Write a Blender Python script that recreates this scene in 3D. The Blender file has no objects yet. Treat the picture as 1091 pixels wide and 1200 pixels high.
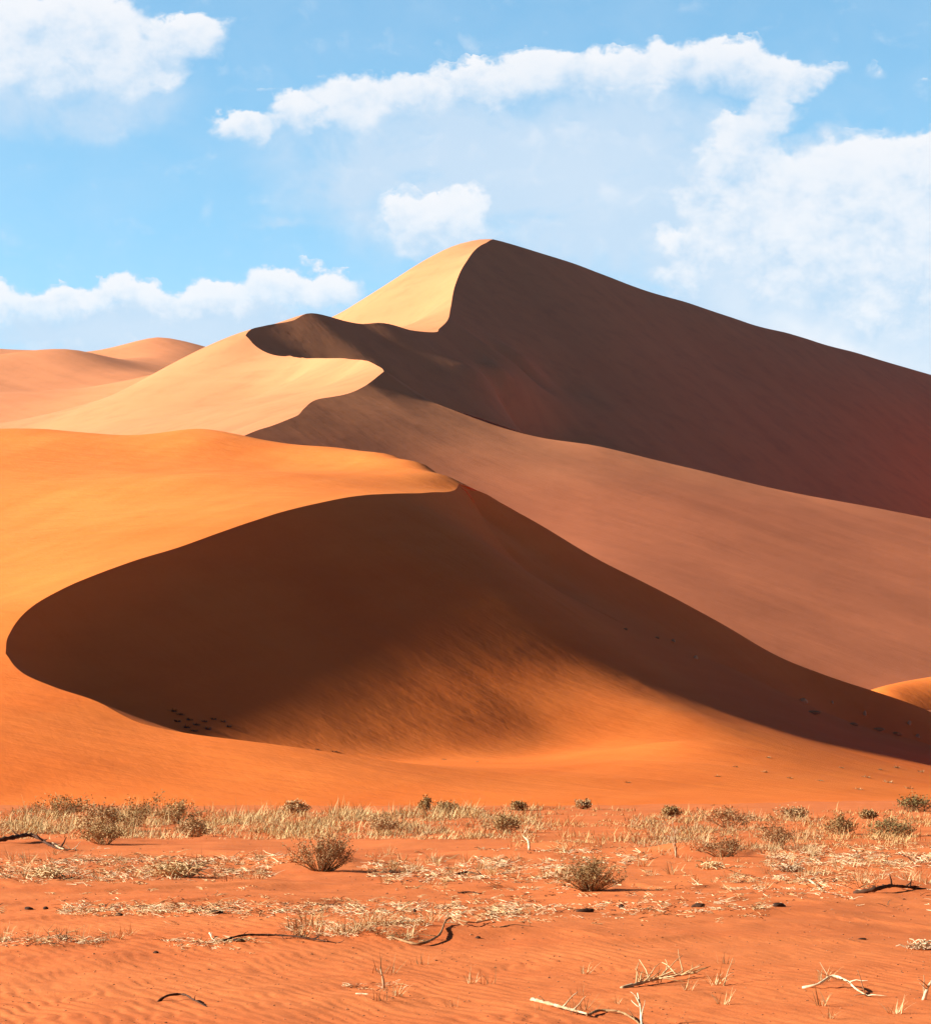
import bpy, math, random
import numpy as np
from mathutils import Vector, Matrix
from mathutils.geometry import delaunay_2d_cdt

random.seed(11)
RNG = np.random.default_rng(11)
SC = bpy.context.scene
COL = SC.collection

# ------------------------------------------------------------------ camera
W_PX, H_PX, F_PX, CX, HOR = 1091.0, 1200.0, 3000.0, 545.5, 910.0
EYE = 1.6
cam_d = bpy.data.cameras.new('camera')
cam = bpy.data.objects.new('camera', cam_d)
COL.objects.link(cam)
cam.location = (0, 0, EYE)
cam.rotation_euler = (math.radians(90), 0, 0)
cam_d.sensor_fit = 'AUTO'
cam_d.sensor_width = 36.0
cam_d.lens = F_PX / H_PX * 36.0
cam_d.shift_y = (HOR - H_PX / 2) / H_PX
cam_d.clip_start = 0.1
cam_d.clip_end = 40000
SC.camera = cam


def P(px, py, d):
    """a point of the place: the direction measured on the photograph and the distance judged for it"""
    return ((px - CX) / F_PX * d, d, EYE + (HOR - py) / F_PX * d)


def tag(o, label=None, cat=None, group=None, kind=None):
    if label:
        o['label'] = label
    if cat:
        o['category'] = cat
    if group:
        o['group'] = group
    if kind:
        o['kind'] = kind
    return o


# ------------------------------------------------------------------ noise (numpy)
def _hash(ix, iy, seed):
    h = (ix.astype(np.int64) * 374761393 + iy.astype(np.int64) * 668265263 + seed * 1442695041) & 0xFFFFFFFF
    h = ((h ^ (h >> 13)) * 1274126177) & 0xFFFFFFFF
    h = h ^ (h >> 16)
    return (h & 0xFFFF) / 65535.0 * 2 - 1


def vnoise(x, y, seed=0):
    ix, iy = np.floor(x), np.floor(y)
    fx, fy = x - ix, y - iy
    fx = fx * fx * fx * (fx * (fx * 6 - 15) + 10)
    fy = fy * fy * fy * (fy * (fy * 6 - 15) + 10)
    a = _hash(ix, iy, seed)
    b = _hash(ix + 1, iy, seed)
    c = _hash(ix, iy + 1, seed)
    d = _hash(ix + 1, iy + 1, seed)
    return (a + (b - a) * fx) * (1 - fy) + (c + (d - c) * fx) * fy


def fbm(x, y, octaves=4, seed=0):
    s, a = 0.0, 1.0
    for k in range(octaves):
        s = s + a * vnoise(x * 2 ** k, y * 2 ** k, seed + k)
        a *= 0.5
    return s


# ------------------------------------------------------------------ smooth surface through given points
class TPS:
    def __init__(self, pts, smooth=0.0):
        p = np.array(pts, float)
        # drop near-duplicates
        keep = []
        for i in range(len(p)):
            if all((p[i, 0] - p[j, 0]) ** 2 + (p[i, 1] - p[j, 1]) ** 2 > 1e-4 for j in keep):
                keep.append(i)
        p = p[keep]
        self.c = p[:, :2].mean(0)
        self.s = max(np.ptp(p[:, 0]), np.ptp(p[:, 1]))
        q = (p[:, :2] - self.c) / self.s
        n = len(q)
        A = np.zeros((n + 3, n + 3))
        A[:n, :n] = self._phi(((q[:, None] - q[None]) ** 2).sum(-1)) + np.eye(n) * smooth
        A[:n, n] = 1
        A[:n, n + 1:] = q
        A[n:, :n] = A[:n, n:].T
        b = np.zeros(n + 3)
        b[:n] = p[:, 2]
        self.w = np.linalg.solve(A, b)
        self.q = q

    @staticmethod
    def _phi(r2):
        return 0.5 * r2 * np.log(r2 + 1e-12)

    def __call__(self, x, y):
        x = np.asarray(x, float)
        out = np.zeros(x.shape)
        n = len(self.q)
        Q = (np.stack([x, np.asarray(y, float)], -1) - self.c) / self.s
        for i in range(0, len(Q), 20000):
            q = Q[i:i + 20000]
            r2 = ((q[:, None] - self.q[None]) ** 2).sum(-1)
            out[i:i + 20000] = self._phi(r2) @ self.w[:n] + self.w[n] + q @ self.w[n + 1:]
        return out


def spline(pts, step):
    """dense centripetal curve through 3D points, about `step` metres apart"""
    p = np.array(pts, float)
    t = np.concatenate([[0], np.cumsum(np.linalg.norm(np.diff(p, axis=0), axis=1) ** 0.5)])
    d = np.zeros_like(p)
    d[1:-1] = (p[2:] - p[:-2]) / (t[2:] - t[:-2])[:, None]
    s0 = (p[1:-1] - p[:-2]) / (t[1:-1] - t[:-2])[:, None]
    s1 = (p[2:] - p[1:-1]) / (t[2:] - t[1:-1])[:, None]
    h0, h1 = (t[1:-1] - t[:-2])[:, None], (t[2:] - t[1:-1])[:, None]
    d[1:-1] = (s0 * h1 + s1 * h0) / (h0 + h1)
    d[0] = (p[1] - p[0]) / (t[1] - t[0])
    d[-1] = (p[-1] - p[-2]) / (t[-1] - t[-2])
    out = []
    for i in range(len(p) - 1):
        h = t[i + 1] - t[i]
        n = max(1, int(np.linalg.norm(p[i + 1] - p[i]) / step))
        for k in range(n):
            u = k / n
            out.append((2 * u ** 3 - 3 * u ** 2 + 1) * p[i] + (u ** 3 - 2 * u * u + u) * h * d[i]
                       + (-2 * u ** 3 + 3 * u * u) * p[i + 1] + (u ** 3 - u * u) * h * d[i + 1])
    out.append(p[-1])
    return np.array(out)


def in_poly(x, y, poly):
    poly = np.asarray(poly)
    inside = np.zeros(x.shape, bool)
    j = len(poly) - 1
    for i in range(len(poly)):
        xi, yi = poly[i][0], poly[i][1]
        xj, yj = poly[j][0], poly[j][1]
        m = ((yi > y) != (yj > y))
        if m.any():
            xx = (xj - xi) * (y - yi) / ((yj - yi) or 1e-12) + xi
            inside ^= m & (x < xx)
        j = i
    return inside


def mesh_obj(name, verts, faces, mat=None, parent=None, smooth=True):
    me = bpy.data.meshes.new(name)
    v = np.asarray(verts, np.float32)
    f = faces
    if isinstance(f, np.ndarray) and f.ndim == 2:
        me.vertices.add(len(v))
        me.vertices.foreach_set('co', v.ravel())
        k = f.shape[1]
        me.loops.add(f.size)
        me.loops.foreach_set('vertex_index', f.ravel().astype(np.int32))
        me.polygons.add(len(f))
        me.polygons.foreach_set('loop_start', np.arange(0, f.size, k, dtype=np.int32))
        me.update(calc_edges=True)
        me.validate()
    else:
        me.from_pydata([tuple(map(float, q)) for q in v], [], f)
    if smooth:
        me.polygons.foreach_set('use_smooth', np.ones(len(me.polygons), bool))
    me.update()
    if mat:
        me.materials.append(mat)
    o = bpy.data.objects.new(name, me)
    COL.objects.link(o)
    if parent:
        o.parent = parent
    return o


def terrain(name, bounds, step, breaks, regions, base, mat, detail=None, breakstep=None):
    """a dune as a height field with sharp crests.
    breaks: dense 3D polylines that the mesh follows; regions: [(polygon, height function)], first hit wins; base: height function elsewhere"""
    x0, x1, y0, y1 = bounds
    nx, ny = int((x1 - x0) / step), int((y1 - y0) / step)
    gx, gy = np.meshgrid(np.linspace(x0, x1, nx + 1), np.linspace(y0, y1, ny + 1))
    gx = gx + (np.arange(ny + 1)[:, None] % 2) * step * 0.25
    g = np.stack([gx.ravel(), gy.ravel()], -1)
    # keep the grid clear of the crest lines
    for b in breaks:
        mn, mx = b[:, :2].min(0) - step, b[:, :2].max(0) + step
        idx = np.where(((g > mn) & (g < mx)).all(1))[0]
        if len(idx):
            near = np.zeros(len(idx), bool)
            for i in range(0, len(idx), 4000):
                q = g[idx[i:i + 4000]]
                near[i:i + 4000] = (((q[:, None] - b[None, :, :2]) ** 2).sum(-1).min(1)) < (0.45 * step) ** 2
            g = np.delete(g, idx[near], 0)
    pts, edges = [], []
    for b in breaks:
        s = len(pts)
        pts += [Vector((q[0], q[1])) for q in b]
        edges += [(s + i, s + i + 1) for i in range(len(b) - 1)]
    pts += [Vector((q[0], q[1])) for q in g]
    r = delaunay_2d_cdt(pts, edges, [], 0, 1e-6)
    V = np.array([(v.x, v.y) for v in r[0]])
    F = np.array([tuple(f) for f in r[2]], np.int64)
    cen = V[F].mean(1)
    reg = np.full(len(F), -1)
    for k, (poly, fn) in enumerate(regions):
        m = in_poly(cen[:, 0], cen[:, 1], poly) & (reg < 0)
        reg[m] = k
    allv, allf, n0 = [], [], 0
    for k in range(-1, len(regions)):
        fs = F[reg == k]
        if not len(fs):
            continue
        u, inv = np.unique(fs, return_inverse=True)
        fn = base if k < 0 else regions[k][1]
        x, y = V[u, 0], V[u, 1]
        z = fn(x, y)
        if detail is not None:
            z = z + detail(x, y)
        allv.append(np.stack([x, y, z], -1))
        allf.append(inv.reshape(-1, 3) + n0)
        n0 += len(u)
    o = mesh_obj(name, np.concatenate(allv), np.concatenate(allf), mat)
    return o
# ------------------------------------------------------------------ sun, sky
SUN_EL, SUN_AZ = math.radians(23.6), math.radians(-3)  
SDIR = Vector((-math.cos(SUN_EL) * math.cos(SUN_AZ), math.cos(SUN_EL) * math.sin(SUN_AZ), math.sin(SUN_EL)))
sun_d = bpy.data.lights.new('sun', 'SUN')
sun = bpy.data.objects.new('sun', sun_d)
COL.objects.link(sun)
sun.rotation_euler = (-SDIR).to_track_quat('-Z', 'Y').to_euler()
sun.location = SDIR * 300
sun_d.energy = 5.0
sun_d.angle = math.radians(1.6)
sun_d.color = (1.0, 0.98, 0.94)
vs = SC.view_settings
vs.view_transform = 'Standard'
vs.look = 'None'
vs.gamma = 1.0
vs.use_curve_mapping = False
vs.exposure = 1.08
SC.cycles.use_denoising = True
SC.cycles.max_bounces = 5
SC.cycles.diffuse_bounces = 3


class N:
    """tiny arithmetic wrapper round shader math nodes"""
    def __init__(self, nt, sock):
        self.nt, self.s = nt, sock

    @staticmethod
    def op(nt, o, *a, clamp=False):
        n = nt.nodes.new('ShaderNodeMath')
        n.operation = o
        n.use_clamp = clamp
        for i, v in enumerate(a):
            if isinstance(v, N):
                nt.links.new(v.s, n.inputs[i])
            else:
                n.inputs[i].default_value = v
        return N(nt, n.outputs[0])

    def __add__(self, o): return N.op(self.nt, 'ADD', self, o)
    __radd__ = __add__
    def __sub__(self, o): return N.op(self.nt, 'SUBTRACT', self, o)
    def __rsub__(self, o): return N.op(self.nt, 'SUBTRACT', o, self)
    def __mul__(self, o): return N.op(self.nt, 'MULTIPLY', self, o)
    __rmul__ = __mul__
    def __truediv__(self, o): return N.op(self.nt, 'DIVIDE', self, o)
    def clamp(self): return N.op(self.nt, 'ADD', self, 0.0, clamp=True)
    def max(self, o): return N.op(self.nt, 'MAXIMUM', self, o)
    def min(self, o): return N.op(self.nt, 'MINIMUM', self, o)

    def smooth(self, a, b):
        n = self.nt.nodes.new('ShaderNodeMapRange')
        n.interpolation_type = 'SMOOTHSTEP'
        self.nt.links.new(self.s, n.inputs['Value'])
        n.inputs['From Min'].default_value = a
        n.inputs['From Max'].default_value = b
        return N(self.nt, n.outputs['Result'])

    def curve(self, pts, lo, hi):
        """piecewise curve value(x) given as (x, value) pairs"""
        n = self.nt.nodes.new('ShaderNodeFloatCurve')
        c = n.mapping.curves[0]
        xs = [p[0] for p in pts]
        x0, x1 = xs[0], xs[-1]
        q = [((x - x0) / (x1 - x0), (v - lo) / (hi - lo)) for x, v in pts]
        while len(c.points) < len(q):
            c.points.new(0.5, 0.5)
        for pt, (a, b) in zip(c.points, q):
            pt.location = (a, b)
            pt.handle_type = 'AUTO_CLAMPED'
        n.mapping.use_clip = False
        n.mapping.update()
        t = ((self - x0) / (x1 - x0)).clamp()
        self.nt.links.new(t.s, n.inputs['Value'])
        return N(self.nt, n.outputs[0]) * (hi - lo) + lo


def noise(nt, vec, scale, detail=6, rough=0.55, lac=2.0, dist=0.0, out='Fac'):
    n = nt.nodes.new('ShaderNodeTexNoise')
    n.inputs['Scale'].default_value = scale
    n.inputs['Detail'].default_value = detail
    n.inputs['Roughness'].default_value = rough
    n.inputs['Lacunarity'].default_value = lac
    n.inputs['Distortion'].default_value = dist
    nt.links.new(vec, n.inputs['Vector'])
    return N(nt, n.outputs[0]) if out == 'Fac' else n.outputs['Color']


def combine(nt, x, y, z=0.0):
    n = nt.nodes.new('ShaderNodeCombineXYZ')
    for i, v in enumerate((x, y, z)):
        if isinstance(v, N):
            nt.links.new(v.s, n.inputs[i])
        else:
            n.inputs[i].default_value = v
    return n.outputs[0]


def mix(nt, fac, a, b, mode='MIX'):
    n = nt.nodes.new('ShaderNodeMix')
    n.data_type = 'RGBA'
    n.blend_type = mode
    n.clamp_factor = True
    for s, v in ((n.inputs['Factor'], fac), (n.inputs['A'], a), (n.inputs['B'], b)):
        if isinstance(v, N):
            nt.links.new(v.s, s)
        elif hasattr(v, 'node'):
            nt.links.new(v, s)
        else:
            s.default_value = v if not isinstance(v, tuple) else tuple(v) + ((1,) if len(v) == 3 else ())
    return n.outputs['Result']


world = bpy.data.worlds.new('World')
SC.world = world
world.use_nodes = True
wt = world.node_tree
for n_ in list(wt.nodes):
    wt.nodes.remove(n_)
w_out = wt.nodes.new('ShaderNodeOutputWorld')
w_bg = wt.nodes.new('ShaderNodeBackground')
wt.links.new(w_bg.outputs[0], w_out.inputs[0])
w_tc = wt.nodes.new('ShaderNodeTexCoord')
w_sep = wt.nodes.new('ShaderNodeSeparateXYZ')
wt.links.new(w_tc.outputs['Generated'], w_sep.inputs[0])
dx, dy, dz = (N(wt, w_sep.outputs[i]) for i in range(3))
sky = wt.nodes.new('ShaderNodeTexSky')
sky.sky_type = 'NISHITA'
sky.sun_disc = False
sky.sun_elevation = SUN_EL
sky.sun_rotation = math.atan2(SDIR.x, SDIR.y)
sky.altitude = 800
sky.air_density = 1.0
sky.dust_density = 0.4
sky.ozone_density = 1.5
SKY_K = 0.10
az = N.op(wt, 'ARCTAN2', dx, dy)              # radians to the right of straight ahead
el = N.op(wt, 'ARCSINE', dz)
# the clear sky: brightest low down, dimmed and warmed overhead to darken the shade
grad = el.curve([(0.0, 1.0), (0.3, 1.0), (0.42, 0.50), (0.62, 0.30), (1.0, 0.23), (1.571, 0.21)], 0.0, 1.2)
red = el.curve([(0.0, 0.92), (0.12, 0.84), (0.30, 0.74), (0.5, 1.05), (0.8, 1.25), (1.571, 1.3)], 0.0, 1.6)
side = 1.0 - N.op(wt, 'ABSOLUTE', az).smooth(0.45, 1.5) * 0.75      # dimmed to the sides and behind to keep shaded slopes dark
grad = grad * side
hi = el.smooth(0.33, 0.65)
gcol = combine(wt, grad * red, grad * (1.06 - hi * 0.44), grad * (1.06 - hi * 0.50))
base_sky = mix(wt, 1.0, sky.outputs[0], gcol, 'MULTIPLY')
world.cycles.sampling_method = 'MANUAL'
world.cycles.sample_map_resolution = 512
# ------------------------------------------------------------------ clouds, far off in the sky
# measured in thousandths of a third of a radian: X to the right of straight ahead, Y above the horizon
hyp = N.op(wt, 'SQRT', dx * dx + dy * dy)
cu = az * F_PX + CX
cv = (dz / hyp.max(1e-4)) * F_PX * -1.0 + HOR
cp = combine(wt, cu * 0.01, cv * 0.012, 0.0)


def warp(vec, scale, amp, detail, seed):
    c = noise(wt, vec, scale, detail, 0.6, out='Color')
    sp = wt.nodes.new('ShaderNodeSeparateColor')
    wt.links.new(c, sp.inputs[0])
    return (N(wt, sp.outputs[0]) - 0.5) * amp, (N(wt, sp.outputs[1]) - 0.5) * amp


wx1, wy1 = warp(cp, 0.9, 70, 3, 0)
wx2, wy2 = warp(cp, 3.2, 40, 4, 1)
px_ = cu + wx1 + wx2
py_ = cv + wy1 * 0.8 + wy2


def blobs(lst, tail=1.0):
    """soft union of billows; tail lengthens their undersides. Also how low in its billow a point lies"""
    tot = hs = ms = None
    for cx_, cy_, rx_, ry_, *w_ in lst:
        a = (px_ - cx_) / rx_
        b = (py_ - cy_) / ry_
        bb = N.op(wt, 'MINIMUM', b, 0.0) + (b / tail).max(0.0)
        m = (1.0 - (a * a + bb * bb)).max(0.0)
        if w_:
            m = m * w_[0]
        tot = m if tot is None else N.op(wt, 'SMOOTH_MAX', tot, m, 0.25)
        hs = m * b if hs is None else hs + m * b
        ms = m if ms is None else ms + m
    return tot, hs / ms.max(0.02)


CORE = [(20, 55, 95, 70), (112, 42, 95, 52), (170, 80, 75, 44), (215, 48, 66, 28), (-20, 100, 80, 60), (75, 100, 125, 40), (150, 108, 60, 26),
        (292, 150, 48, 22), (345, 128, 52, 30), (425, 120, 66, 46), (440, 146, 36, 26), (490, 104, 70, 34), (565, 98, 88, 34), (645, 90, 86, 34), (705, 92, 50, 36), (745, 96, 46, 38),
        (800, 82, 66, 36), (855, 82, 66, 38), (905, 98, 66, 30), (945, 106, 40, 15),
        (905, 136, 52, 32), (872, 165, 60, 36), (842, 195, 48, 34), (892, 205, 70, 42), (840, 240, 54, 32), (800, 290, 44, 28), (905, 255, 75, 50), (800, 325, 50, 24),
        (980, 216, 80, 46), (1030, 205, 80, 48), (1085, 205, 85, 52), (1160, 200, 90, 60), (1010, 268, 120, 60), (1080, 300, 110, 66), (965, 330, 70, 52), (1010, 370, 50, 44), (900, 330, 60, 40), (930, 290, 90, 60), (1060, 350, 110, 60), (1040, 250, 130, 70), (985, 300, 150, 85), (1075, 390, 130, 80, .8), (870, 285, 80, 60, .8), (1110, 270, 110, 90),
        (468, 262, 40, 34), (505, 256, 48, 30), (548, 244, 34, 30), (535, 268, 50, 36), (500, 284, 70, 26),
        (385, 338, 60, 30), (325, 344, 66, 32), (245, 362, 70, 26), (160, 358, 80, 28), (75, 362, 90, 28), (-10, 358, 60, 32),
        (1080, 118, 28, 18, .4), (1016, 94, 28, 12, .3), (975, 100, 40, 12, .5)]
VEIL = [(80, 130, 190, 62, .6), (560, 200, 310, 130, .85), (690, 215, 230, 150, .95), (430, 180, 180, 66, .5), (880, 300, 200, 130, 1.0), (1040, 370, 230, 170, 2.0), (1010, 260, 220, 110, 2.0), (900, 340, 150, 110, 1.3),
        (180, 395, 340, 56, .95), (400, 390, 90, 50, .7), (500, 285, 95, 40, .5), (350, 266, 95, 14, .4), (560, 330, 240, 90, .3), (760, 400, 270, 130, .55), (160, 480, 500, 90, .7), (1100, 480, 420, 110, .9)]
core_m, core_h = blobs(CORE, 1.7)
veil_m, _ = blobs(VEIL)
n_fine = noise(wt, cp, 5.5, 6, 0.66)
n_bill = noise(wt, cp, 2.3, 5, 0.55, dist=0.35)
n_mid = noise(wt, cp, 1.1, 6, 0.6, dist=0.5)
edge = (core_h * 0.5 + 0.5).clamp()                       # 0 at the tops, 1 underneath
rag = ((n_bill - 0.5) * 1.1 + (n_fine - 0.5) * 0.18) * core_m.smooth(0.0, 0.10)
core = ((core_m * 1.15 + rag * (1.0 - core_m * 0.45) - 0.10 - edge * 0.12) / (edge * 0.75 + 0.34)).smooth(0.0, 1.0)
soft = (veil_m * ((n_mid - 0.5) * 2.4 + 1.1)).smooth(0.0, 0.85)
dens = N.op(wt, 'MAXIMUM', core * (0.98 - edge * 0.30), soft * 0.86)
lit = 0.70 - core_h * 0.50 + (n_fine - 0.5) * 0.7 + (n_bill - 0.5) * 1.3
lit = lit.smooth(0.05, 0.95) * core + (1.0 - core) * (veil_m.smooth(0.7, 1.7) * 0.85 + 0.12)
KD = 1.0 / (SKY_K * 2.0 ** vs.exposure)
c_shade = tuple(v * KD for v in (0.58, 0.75, 0.93))
c_lit = tuple(v * KD for v in (0.97, 0.975, 1.0))
cloud_c = mix(wt, lit, c_shade, c_lit)
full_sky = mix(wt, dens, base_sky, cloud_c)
w_bg2 = wt.nodes.new('ShaderNodeBackground')
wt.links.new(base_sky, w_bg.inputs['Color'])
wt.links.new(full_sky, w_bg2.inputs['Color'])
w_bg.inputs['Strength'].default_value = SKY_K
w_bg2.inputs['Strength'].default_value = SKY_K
front = (1.0 - N.op(wt, 'ABSOLUTE', az).smooth(0.30, 0.42)) * (1.0 - el.smooth(0.36, 0.46))    # no clouds beyond this quarter
w_mix = wt.nodes.new('ShaderNodeMixShader')
wt.links.new(front.s, w_mix.inputs[0])
wt.links.new(w_bg.outputs[0], w_mix.inputs[1])
wt.links.new(w_bg2.outputs[0], w_mix.inputs[2])
wt.links.new(w_mix.outputs[0], w_out.inputs[0])
# ------------------------------------------------------------------ sand
def math_bump(nt, height, strength, dist, normal=None):
    n = nt.nodes.new('ShaderNodeBump')
    n.inputs['Strength'].default_value = strength
    n.inputs['Distance'].default_value = dist
    nt.links.new(height.s, n.inputs['Height'])
    if normal is not None:
        nt.links.new(normal, n.inputs['Normal'])
    return n.outputs['Normal']


def scaled(nt, vec, s, rz=0.0):
    """coordinates stretched along axes turned by rz: s = cycles per metre along the turned x, y, z"""
    n = nt.nodes.new('ShaderNodeMapping')
    n.vector_type = 'TEXTURE'
    n.inputs['Scale'].default_value = tuple(1.0 / q for q in s)
    n.inputs['Rotation'].default_value = (0, 0, rz)
    nt.links.new(vec, n.inputs['Vector'])
    return n.outputs[0]


def new_mat(name, rough=0.9, spec=0.1):
    m = bpy.data.materials.new(name)
    m.use_nodes = True
    nt = m.node_tree
    bs = nt.nodes['Principled BSDF']
    bs.inputs['Roughness'].default_value = rough
    bs.inputs['Specular IOR Level'].default_value = spec
    return m, nt, bs


def near_sand():
    m, nt, bs = new_mat('near_sand', 0.95, 0.05)
    obj = nt.nodes.new('ShaderNodeTexCoord').outputs['Object']
    f1 = noise(nt, obj, 0.03, 4, 0.6)
    f2 = noise(nt, obj, 2.5, 3, 0.7)
    f3 = noise(nt, scaled(nt, obj, (0.016, 0.22, 0.2), 1.2), 1.0, 5, 0.6)       # bands of darker grains drawn out by the wind
    f = (f1 * 0.45 + f2 * 0.2 + f3 * 0.35).smooth(0.36, 0.64)
    sp = nt.nodes.new('ShaderNodeSeparateXYZ')
    nt.links.new(obj, sp.inputs[0])
    up = (N(nt, sp.outputs[2]) + (f1 - 0.5) * 16).smooth(4, 44)              # paler towards the crests
    low = mix(nt, f, (0.75, 0.166, 0.028), (0.82, 0.205, 0.038))
    top = mix(nt, f, (0.80, 0.205, 0.040), (0.87, 0.258, 0.058))
    nt.links.new(mix(nt, up, low, top), bs.inputs['Base Color'])
    rip = noise(nt, scaled(nt, obj, (2.4, 0.45, 1.0), 0.35), 1.0, 3, 0.55, dist=0.5)
    und = noise(nt, scaled(nt, obj, (0.10, 0.22, 0.15), -0.5), 1.0, 4, 0.55)
    slide = noise(nt, scaled(nt, obj, (0.05, 0.8, 0.3), -0.35), 1.0, 4, 0.6)
    b1 = math_bump(nt, und, 0.30, 0.9)
    b2 = math_bump(nt, slide, 0.10, 0.35, b1)
    b3 = math_bump(nt, rip, 0.32, 0.06, b2)
    nt.links.new(b3, bs.inputs['Normal'])
    return m


def far_sand(name, low_a, low_b, top_a, top_b, fall=-0.89):
    m, nt, bs = new_mat(name, 0.95, 0.05)
    obj = nt.nodes.new('ShaderNodeTexCoord').outputs['Object']
    sp = nt.nodes.new('ShaderNodeSeparateXYZ')
    nt.links.new(obj, sp.inputs[0])
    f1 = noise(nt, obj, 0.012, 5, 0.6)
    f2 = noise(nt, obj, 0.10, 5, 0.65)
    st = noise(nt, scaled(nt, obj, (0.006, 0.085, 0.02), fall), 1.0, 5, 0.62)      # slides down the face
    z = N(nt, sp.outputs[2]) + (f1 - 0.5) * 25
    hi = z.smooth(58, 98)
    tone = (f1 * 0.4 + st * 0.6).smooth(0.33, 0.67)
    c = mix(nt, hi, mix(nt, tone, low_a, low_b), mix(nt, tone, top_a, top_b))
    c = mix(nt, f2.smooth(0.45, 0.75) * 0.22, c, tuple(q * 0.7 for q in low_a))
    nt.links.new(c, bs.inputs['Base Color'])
    dr = noise(nt, obj, 0.03, 4, 0.55)
    b1 = math_bump(nt, dr, 0.16, 3.0)
    b2 = math_bump(nt, st, 0.14, 1.4, b1)
    b3 = math_bump(nt, f2, 0.10, 0.8, b2)
    nt.links.new(b3, bs.inputs['Normal'])
    return m


def plain_sand():
    m, nt, bs = new_mat('plain_sand', 0.95, 0.05)
    obj = nt.nodes.new('ShaderNodeTexCoord').outputs['Object']
    f1 = noise(nt, scaled(nt, obj, (0.18, 0.35, 0.35)), 1.0, 6, 0.65)
    f2 = noise(nt, obj, 6.0, 4, 0.7)
    c = mix(nt, f1.smooth(0.3, 0.7), (0.63, 0.155, 0.043), (0.71, 0.197, 0.057))
    c = mix(nt, f2.smooth(0.45, 0.8) * 0.35, c, (0.76, 0.25, 0.085))
    nt.links.new(c, bs.inputs['Base Color'])
    f3 = noise(nt, obj, 45.0, 2, 0.8)
    c = mix(nt, f3.smooth(0.58, 0.72) * 0.5, c, (0.40, 0.10, 0.035))
    f4 = noise(nt, scaled(nt, obj, (0.6, 2.2, 2.0), 0.1), 1.0, 4, 0.65)
    c = mix(nt, f4.smooth(0.52, 0.75) * 0.45, c, (0.52, 0.115, 0.034))
    nt.links.new(c, bs.inputs['Base Color'])
    rip = noise(nt, scaled(nt, obj, (9.0, 2.7, 9.0), 0.4), 1.0, 2, 0.5, dist=0.8)
    b2 = math_bump(nt, rip, 0.3, 0.02)
    b3 = math_bump(nt, noise(nt, obj, 30.0, 3, 0.7), 0.35, 0.01, b2)
    nt.links.new(b3, bs.inputs['Normal'])
    return m


M_NEAR, M_GROUND = near_sand(), plain_sand()
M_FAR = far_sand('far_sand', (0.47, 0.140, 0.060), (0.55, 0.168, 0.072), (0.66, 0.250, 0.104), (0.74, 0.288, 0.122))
M_PINK = far_sand('pink_sand', (0.71, 0.270, 0.106), (0.79, 0.305, 0.122), (0.67, 0.245, 0.096), (0.77, 0.285, 0.115))
SX, SY, ST = math.cos(SUN_AZ), -math.sin(SUN_AZ), math.tan(SUN_EL)      # the way the light runs over the ground and how fast it falls
def fall(ridge, px, py, g):
    """where the slope that falls g metres per metre from this crest towards the viewer is seen at that height"""
    i = min(range(len(ridge)), key=lambda k: abs(ridge[k][0] / ridge[k][1] * F_PX + CX - px))
    yr, zr = ridge[i][1], ridge[i][2]
    d = (zr - g * yr - EYE) / ((HOR - py) / F_PX - g)
    return P(px, py, d)


def slip(ridge, px, py, t):
    """the foot of a face that falls at slope t straight away from its crest, seen at that place"""
    r = np.asarray(ridge)
    d = r[np.abs(r[:, 0] / r[:, 1] * F_PX + CX - px).argmin(), 1] - 1
    while d > 100:
        p = P(px, py, d)
        q = ((r[:, :2] - p[:2]) ** 2).sum(1)
        k = q.argmin()
        if p[2] >= r[k, 2] - t * math.sqrt(q[k]):
            break
        d -= 0.5
    return p


# ------------------------------------------------------------------ the near star dune
A_arm = [P(*q) for q in [(1330, 936, 376), (1220, 905, 373), (1150, 868, 370), (1091, 835, 366), (1030, 812, 360), (970, 792, 355), (905, 765, 350),
                         (845, 730, 345), (770, 690, 339), (695, 652, 333), (625, 610, 327), (582, 587, 323), (552, 571, 320), (538, 567, 319)]]
A_left = [P(*q) for q in [(538, 567, 319), (532, 575, 312), (500, 578, 299), (430, 580, 281), (360, 592, 265), (290, 612, 252), (220, 637, 239),
                          (150, 660, 227), (75, 690, 214), (30, 717, 204.5), (10, 745, 197), (7, 765, 191.5)]]
A_lip = [P(*q) for q in [(7, 765, 191.5), (25, 787, 186), (65, 805, 181), (115, 822, 177), (165, 847, 172), (210, 857, 170), (300, 870, 167), (375, 880, 166),
                         (450, 890, 166), (545, 902, 167), (650, 909, 169), (760, 913, 172), (880, 917, 176), (1000, 925, 180), (1100, 931, 185), (1330, 938, 195)]]
sA_arm, sA_left, sA_lip = spline(A_arm, 1.2), spline(A_left, 0.8), spline(A_lip, 0.8)
A_base = [slip(sA_arm, px, py, 0.66) for px, py in [(1330, 938), (1220, 917), (1150, 895), (1091, 873), (1025, 855), (980, 840), (935, 820), (855, 782), (790, 760), (720, 725), (620, 672), (580, 628)]]
A_base += [P(556, 592, 319), P(538, 567, 319)]

sA_base = spline(A_base, 1.2)
A_floor = []
for px in (800, 860, 930, 1000, 1080, 1180):         # the floor eases out from the foot of the slip face to the lip
    b = min(sA_base, key=lambda q: abs(q[0] / q[1] * F_PX + CX - px))
    l_ = min(sA_lip, key=lambda q: abs(q[0] / q[1] * F_PX + CX - px))
    for t in (0.15, 0.32, 0.5, 0.7, 0.88):
        d = b[1] + (l_[1] - b[1]) * t
        A_floor.append(((px - CX) / F_PX * d, d, l_[2] + (b[2] - l_[2]) * (1 - t) * (1 - 0.42 * t)))
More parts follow.
